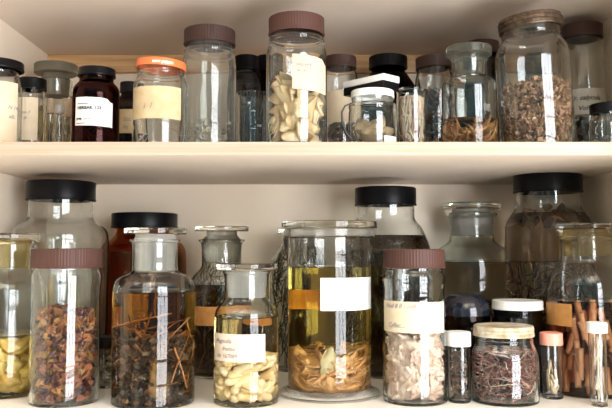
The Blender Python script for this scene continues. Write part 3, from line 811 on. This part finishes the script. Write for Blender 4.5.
# --- small stoppered bottle with white specimens
j = Jar('stoppered_bottle', 'small stoppered bottle of whitish tubular specimens with handwritten cream label', 246.5, 1, [(24.3, 271), (24, 273), (22.3, 275), (22.2, 296), (23.5, 301), (30.5, 308), (32.3, 317), (32.3, 330)], 'low', 'clear', base_y=406.5)
j.stopper((31, 263, 269.5), 22, plug_to=297, waist=.93, pm='frost')
j.label_patch(215.5, 264.5, 334.5, 362.5, 'paper_pink', lines=[('Magnolia', .08, .66, .0085), ('fructus', .26, .40, .0072), ('Nr 167089', .12, .13, .0078)], shear=.35, skew=-.0006)
j.fill(316, fluid('pale_yellow_fluid', (.96, .82, .36), 16), 'pale yellow fluid in small bottle of whitish tubular specimens')
rings(j, 353, [cap_tube_mesh('white_tube', .031, .0060, b_ * .5, 12, .95) for b_ in (.2, .5, .8, 1.0)], piece_mat('whitish_tubes', (.86, .72, .46), (.74, .54, .26), .35, 60, .3), 70,
      'whitish tubular specimen in small bottle with handwritten cream label', 'whitish tubes in the small bottle', 'white_tube', 'specimen', R=.0085, gap=1.05)
# --- fibre jar behind
j = Jar('fibre_jar', 'jar packed with dark fibres, squeezed behind tall cylinder jar on glass foot', 298, 1.36, [(17, 238), (17, 246), (26, 256), (28.5, 266), (28.5, 280)], 'low', 'clear')
j.stopper((21, 229, 234), 17, plug_to=250, pm='frost_grey')
fibres(j, 240, None, 420, .05, [(.045, .032, .022), (.09, .06, .035), (.025, .02, .016), (.24, .18, .11)], 'dark fibres packed in jar behind tall cylinder jar', 'dark_fibres', .0009, m='pieces', curl=.4, up=1.6, bias=.8)
# --- tall cylinder on glass foot
j = Jar('cylinder_jar', 'tall cylindrical museum jar on round glass foot with blank white label', 329.5, 1.12, [(41.3, 238), (41.5, 244), (41.5, 300)], 'low', 'clear', th=.003, round_=1)
J9 = j
ft = 50 * j.k
# lift the jar on its foot
FH = .0075
j.o.location.z += 0
o = lathe('glass_foot', [(0, -.0002), (ft * .95, -.0002), (ft, .0015), (ft, .0045), (ft * .97, .0065), (j.rmax * 1.05, .009), (j.rmax + .0006, .012), (j.rmax + .0004, .0005), (0, .0004)], M['flange'], j.o, 96)
o['label'] = 'thick round glass foot'
rim = 46 * j.k
lathe('ground_flange', [(j.rmax - .0035, j.z(236.6)), (rim, j.z(236.3)), (rim, j.z(230)), (rim - .001, j.z(229.4)), (j.rmax - .0035, j.z(229.4)), (j.rmax - .0035, j.z(236.6))], M['flange'], j.o, 96)
pr = 48.3 * j.k
pl = lathe('glass_lid', [(0, j.z(228.7)), (pr - .0008, j.z(228.7)), (pr, j.z(228)), (pr, j.z(222.5)), (pr - .0008, j.z(222)), (0, j.z(222))], M['plate'], j.o, 96)
j.label_patch(321, 370.5, 278, 311, 'paper_white', lines=[('10', .22, .32, .015)], shear=.2, ink='paper_tan')
# old paper label on the far side, seen through the fluid
def back_label(j, a0, a1, y0, y1, m, label):
    R = j.rmax + .0004; v = []; N = 24
    for lay in (0, .0003):
        for z in (j.z(y1), j.z(y0)):
            for i in range(N + 1):
                a = math.radians(a0 + (a1 - a0) * i / N); v.append(((R + lay) * math.sin(a), (R + lay) * math.cos(a), z))
    W = N + 1; f = []
    for i in range(N): f += [(i, i + 1, W + i + 1, W + i), (2 * W + i, 3 * W + i, 3 * W + i + 1, 2 * W + i + 1), (i, 2 * W + i, 2 * W + i + 1, i + 1), (W + i, W + i + 1, 3 * W + i + 1, 3 * W + i)]
    f += [(0, W, 3 * W, 2 * W), (N, 2 * W + N, 3 * W + N, W + N)]
    me = mesh('old_label', v, f); fixn(me); o = link('old_label', me, M[m], j.o, 30); o['label'] = label
back_label(j, -75, 60, 291, 311, 'paper_orange', 'yellowed paper label on the far side')
j.fill(266.5, fluid('olive_yellow_fluid', (.90, .80, .20), 17), 'olive-yellow fluid in tall cylinder jar on glass foot')
rings(j, 352, [lump_mesh('brown_slice', .022, .012, .0035, .3, .4, s_) for s_ in range(60, 66)], piece_mat('tan_slices', (.80, .47, .19), (.52, .26, .10), .4, 60, .7), 120,
      'tan-brown slice of preserved specimen piled in tall cylinder jar', 'tan slices in the cylinder jar', 'preserved_slice', 'specimen', R=.0095, gap=.85)
slab = link('pale_slab', lump_mesh('pale_slab', .011, .0025, .018, .25, .0, 90), piece_mat('pale_slab_flesh', (.58, .52, .28), (.42, .34, .16), .4, 60, .4), None, 60)
slab.location = Vector(j.o.location) + Vector((-.003, -j.rmax + .0105, j.z(356))); slab.rotation_euler = (0, .25, .1)
tag(slab, 'pale greenish slab leaning on tan slices in tall cylinder jar', 'specimen')
stems(j, 16, 340, 352, .045, .0012, [(.35, .25, .14), (.25, .15, .08)], 'thin twigs on top of tan slices in tall cylinder jar', 'thin_twigs')
# --- black-lidded jar behind
j = Jar('specimen_jar', 'wide-shouldered jar with glossy black lid and dark plants, behind ribbed-lid bone jar', 386.5, 1.32, [(29, 206), (29, 218), (31, 222), (37, 228), (45.5, 250), (46, 262)], 'low', 'clear')
j.o['label'] = 'wide-shouldered jar with glossy black lid and dark plants, beside tall cylinder jar'
j.lid(31, 188, 206, 'black')
fibres(j, 242, None, 420, .055, [(.04, .036, .025), (.08, .065, .04), (.16, .13, .08)], 'dark plants in wide-shouldered jar with glossy black lid', 'dark_plants', .0008, m='wet', curl=.3, up=1.5)
j.fill(236, fluid('grey_green_fluid', (.55, .46, .28), 26), 'murky grey-green fluid in wide-shouldered jar with glossy black lid')
# --- jar of pale crumpled specimens
j = Jar('specimen_jar', 'jar of pale crumpled specimens with ribbed brown lid and large cream label', 414.5, 1, [(28.5, 267), (28.5, 271), (31, 275), (31.3, 282), (30, 288), (30.5, 296), (32, 345)], 'low', 'clear', base_y=405)
j.lid(31, 249, 268, 'pinkbrown', ribs=64)
j.label_patch(385, 443, 302, 333.5, 'paper', lines=[('Nud 8 II - coll', .08, .78, .0085), ('Cyllac....', .12, .16, .009)], shear=.3, skew=-.0012, wob=.0004)
rings(j, 333, [lump_mesh('pale_specimen', .018, .013, .0085, .34, .35, s_, 4) for s_ in range(70, 77)], piece_mat('pale_tissue', (.76, .58, .45), (.46, .29, .21), .45, 120, 1.0), 64,
      'pale pinkish crumpled specimen in jar with large cream label', 'pale crumpled specimens in the labelled jar', 'crumpled_specimen', 'specimen', R=.013, gap=.9, flat='wall')
# --- stoppered jar behind
j = Jar('stoppered_jar', 'large stoppered jar with crusted neck, behind white-lidded jar', 473.2, 1.371, [(25.5, 214), (25.3, 216.5), (21.5, 218), (21.5, 238), (24, 243), (36, 250), (40, 262), (40.5, 280)], 'low', 'clear_wavy')
j.stopper((29.5, 203.5, 209.5), 21.5, plug_to=236, pm='frost', waist=.88)
fibres(j, 300, None, 260, .05, [(.06, .05, .035), (.12, .09, .055)], 'dark strands in large stoppered jar with crusted neck', 'dark_strands', .001, m='wet')
j.fill(262, fluid('murky_brown_fluid', (.70, .58, .42), 10), 'murky brown fluid in large stoppered jar with crusted neck')
# --- dark domed jar
j = Jar('dark_jar', 'blue-black jar with domed top, behind the white-capped vial', 466, 1.175, [(20, 306), (21, 310), (24, 316), (24, 330)], 'low', 'dark')
R = 24.3 * j.k; zt = j.z(293); zh = j.z(314)
dome = [(0, zh - .001), (R, zh - .001)] + [(R * math.cos(t) ** .55 if t < PI / 2 - .01 else 0, zh + (zt - zh) * math.sin(t)) for t in [PI / 2 * i / 12 for i in range(13)]]
lathe('lid', dome, plain('blue_black_bakelite', (.012, .013, .022), .12, spec=.7), j.o)
pile(j, 325, 200, .008, [(.05, .04, .04), (.08, .06, .05)], 'blackish pieces in domed blue-black jar', 'dark_pieces')
# --- white-capped vial
j = vial('glass_vial', 'short vial with white screw cap and dark contents, beside tin-lidded jar', 458.5, 1, 11.3, 331.5, 344, 'white', 'low', base_y=401.5, capr=12)
pile(j, 352, 240, .006, [(.10, .05, .03), (.06, .04, .03), (.2, .1, .05)], 'blackish-brown pieces in white-capped vial', 'dark_pieces', m='wet')
rings(j, 395, [lump_mesh('pale_grain', .004, .003, .003, .3, 0, 80)], piece_mat('pale_grain_skin', (.85, .75, .55), (.7, .6, .4)), 2, 'pale grain at the bottom of white-capped vial', 'pale grains in the vial', 'pale_grain', 'specimen', R=.004)
# --- tin-lidded jar of roots
j = Jar('preserve_jar', 'squat jar of reddish roots with stained cream tin lid', 503.5, 1, [(28, 335), (27.8, 338), (28.8, 339.5), (28, 341), (29, 344), (32.8, 352), (33.5, 362)], 'low', 'clear_wavy', base_y=405.5, round_=2)
o = j.lid(29.4, 325, 335.5, 'cream')
R = 29.6 * j.k
for yy in (329, 332.5):
    lathe('lid_bead', [(R * .99, j.z(yy) - .0008), (R * 1.012, j.z(yy)), (R * .99, j.z(yy) + .0008)], M['cream'], o, 80)
fibres(j, 349, None, 420, .05, [(.32, .10, .08), (.22, .07, .06), (.45, .22, .18), (.15, .06, .05), (.4, .3, .25)], 'reddish-brown roots coiled in squat tin-lidded jar', 'red_roots', .0009, m='pieces', curl=1.0, up=.2, bias=.8)
fibres(j, 360, None, 9, .09, [(.78, .68, .52)], 'long pale threads curling in squat tin-lidded jar', 'pale_threads', .0005, m='pieces', curl=.35, up=.3, bias=1)
# --- white-lidded jar behind
j = Jar('specimen_jar', 'jar with flat white lid and black contents, behind tin-lidded jar', 518, 1.155, [(23.5, 308), (23.5, 312), (22.5, 315), (24, 319), (26.5, 325), (27, 335)], 'low', 'smoke')
j.lid(25, 300, 309, 'white')
j.fill(318, fluid('black_fluid', (.08, .09, .1), 70), 'black fluid in jar with flat white lid')
# --- pink-capped vial
j = vial('glass_vial', 'slim vial with pink cap and pale chips, beside squat tin-lidded jar', 551, 1, 10.6, 332.5, 343, 'pink', 'low', base_y=397.5, capr=11.2)
mt = [cap_tube_mesh('pale_chip', .022, .0020, .15, 6, .5), cap_tube_mesh('pale_chip', .016, .0024, .3, 6, .5)]
rings(j, 362, mt, piece_mat('pale_chips', (.84, .66, .44), (.62, .44, .27), .6, 80, .5), 14, 'pale thin chip standing in pink-capped vial', 'pale chips in the pink-capped vial', 'pale_chip', 'specimen', R=.005, upright=True, gap=.9)
# --- test tube
j = vial('test_tube', 'tall narrow test tube with white cap and pale twigs', 597, 1, 8.6, 322, 331, 'white', 'low', base_y=405, capr=10, cat='test tube')
mt = [cap_tube_mesh('pale_twig', .034, .0020, .2, 6, .5), cap_tube_mesh('pale_twig', .024, .0023, .5, 6, .5)]
rings(j, 338, mt, piece_mat('pale_twigs', (.86, .72, .54), (.66, .5, .34), .6, 80, .5), 14, 'pale thin twig standing in white-capped test tube', 'pale twigs in the test tube', 'pale_twig', 'specimen', R=.008, upright=True, gap=.8)
# --- big jar of sticks at the wall
j = Jar('stoppered_jar', 'big stoppered jar of tan sticks in dark red fluid, behind the test tube', 589, 1.135, [(28, 237), (27.5, 239), (25.3, 241), (25.3, 258), (27, 263), (37, 275), (40, 290), (40.3, 310)], 'low', 'clear')
j.stopper((30, 223.5, 229.5), 25, plug_to=256, pm='frost_tan', waist=.9)
j.fill(300, fluid('dark_red_fluid', (.74, .34, .20), 30), 'dark red fluid around tan sticks in big stoppered jar')
j.label_patch(549, 574, 305, 328, 'paper_orange', label='rust-brown paper label')
rings(j, 312, [cap_tube_mesh('tan_stick', L_, .0044, .03, 12, .95, True) for L_ in (.055, .045, .038)], piece_mat('tan_bark', (.86, .58, .32), (.66, .38, .17), .5, 90, .5), 64,
      'tan stick standing in dark red fluid of big stoppered jar', 'tan sticks in the big stoppered jar', 'tan_stick', 'specimen', R=.0105, upright=True, gap=.8)
# --- black-lidded jar in the corner
j = Jar('big_jar', 'large round-shouldered jar with matt black lid and brown contents, under the shelf corner', 551, 1.275, [(32, 192), (32, 207), (34, 211), (42, 222), (43.3, 238), (43.5, 262)], 'low', 'clear')
j.lid(33.7, 174, 193, 'black')
pile(j, 208, 60, .014, [(.12, .07, .04), (.2, .12, .06)], 'brown leafy mass at the top of large jar under the shelf corner', 'leafy_mass', m='wet', z0=j.z(225), thick=.1)
fibres(j, 262, None, 260, .07, [(.08, .055, .03), (.14, .09, .05), (.22, .15, .08)], 'brown stalks in large matt-black-lidded jar under the shelf corner', 'brown_stalks', .0013, m='wet', curl=.3, up=2)
j.fill(214, fluid('olive_brown_fluid', (.78, .6, .42), 9), 'olive-brown fluid in large jar under the shelf corner')

for i, (la, x, y, r, wh) in enumerate(JARS):
    for lb_, x2, y2, r2, w2 in JARS[i + 1:]:
        if wh == w2 and math.hypot(x - x2, y - y2) < r + r2 + .0005: print('CLASH %.4f' % (r + r2 - math.hypot(x - x2, y - y2)), la[:40], '|', lb_[:40])
    if x - r < XL or x + r > XR or y + r > YB: print('WALL', la, round(x - r - XL, 4), round(XR - x - r, 4), round(YB - y - r, 4))
    if y - r < 1.0: print('EDGE', la[:50], round(y - r, 4))
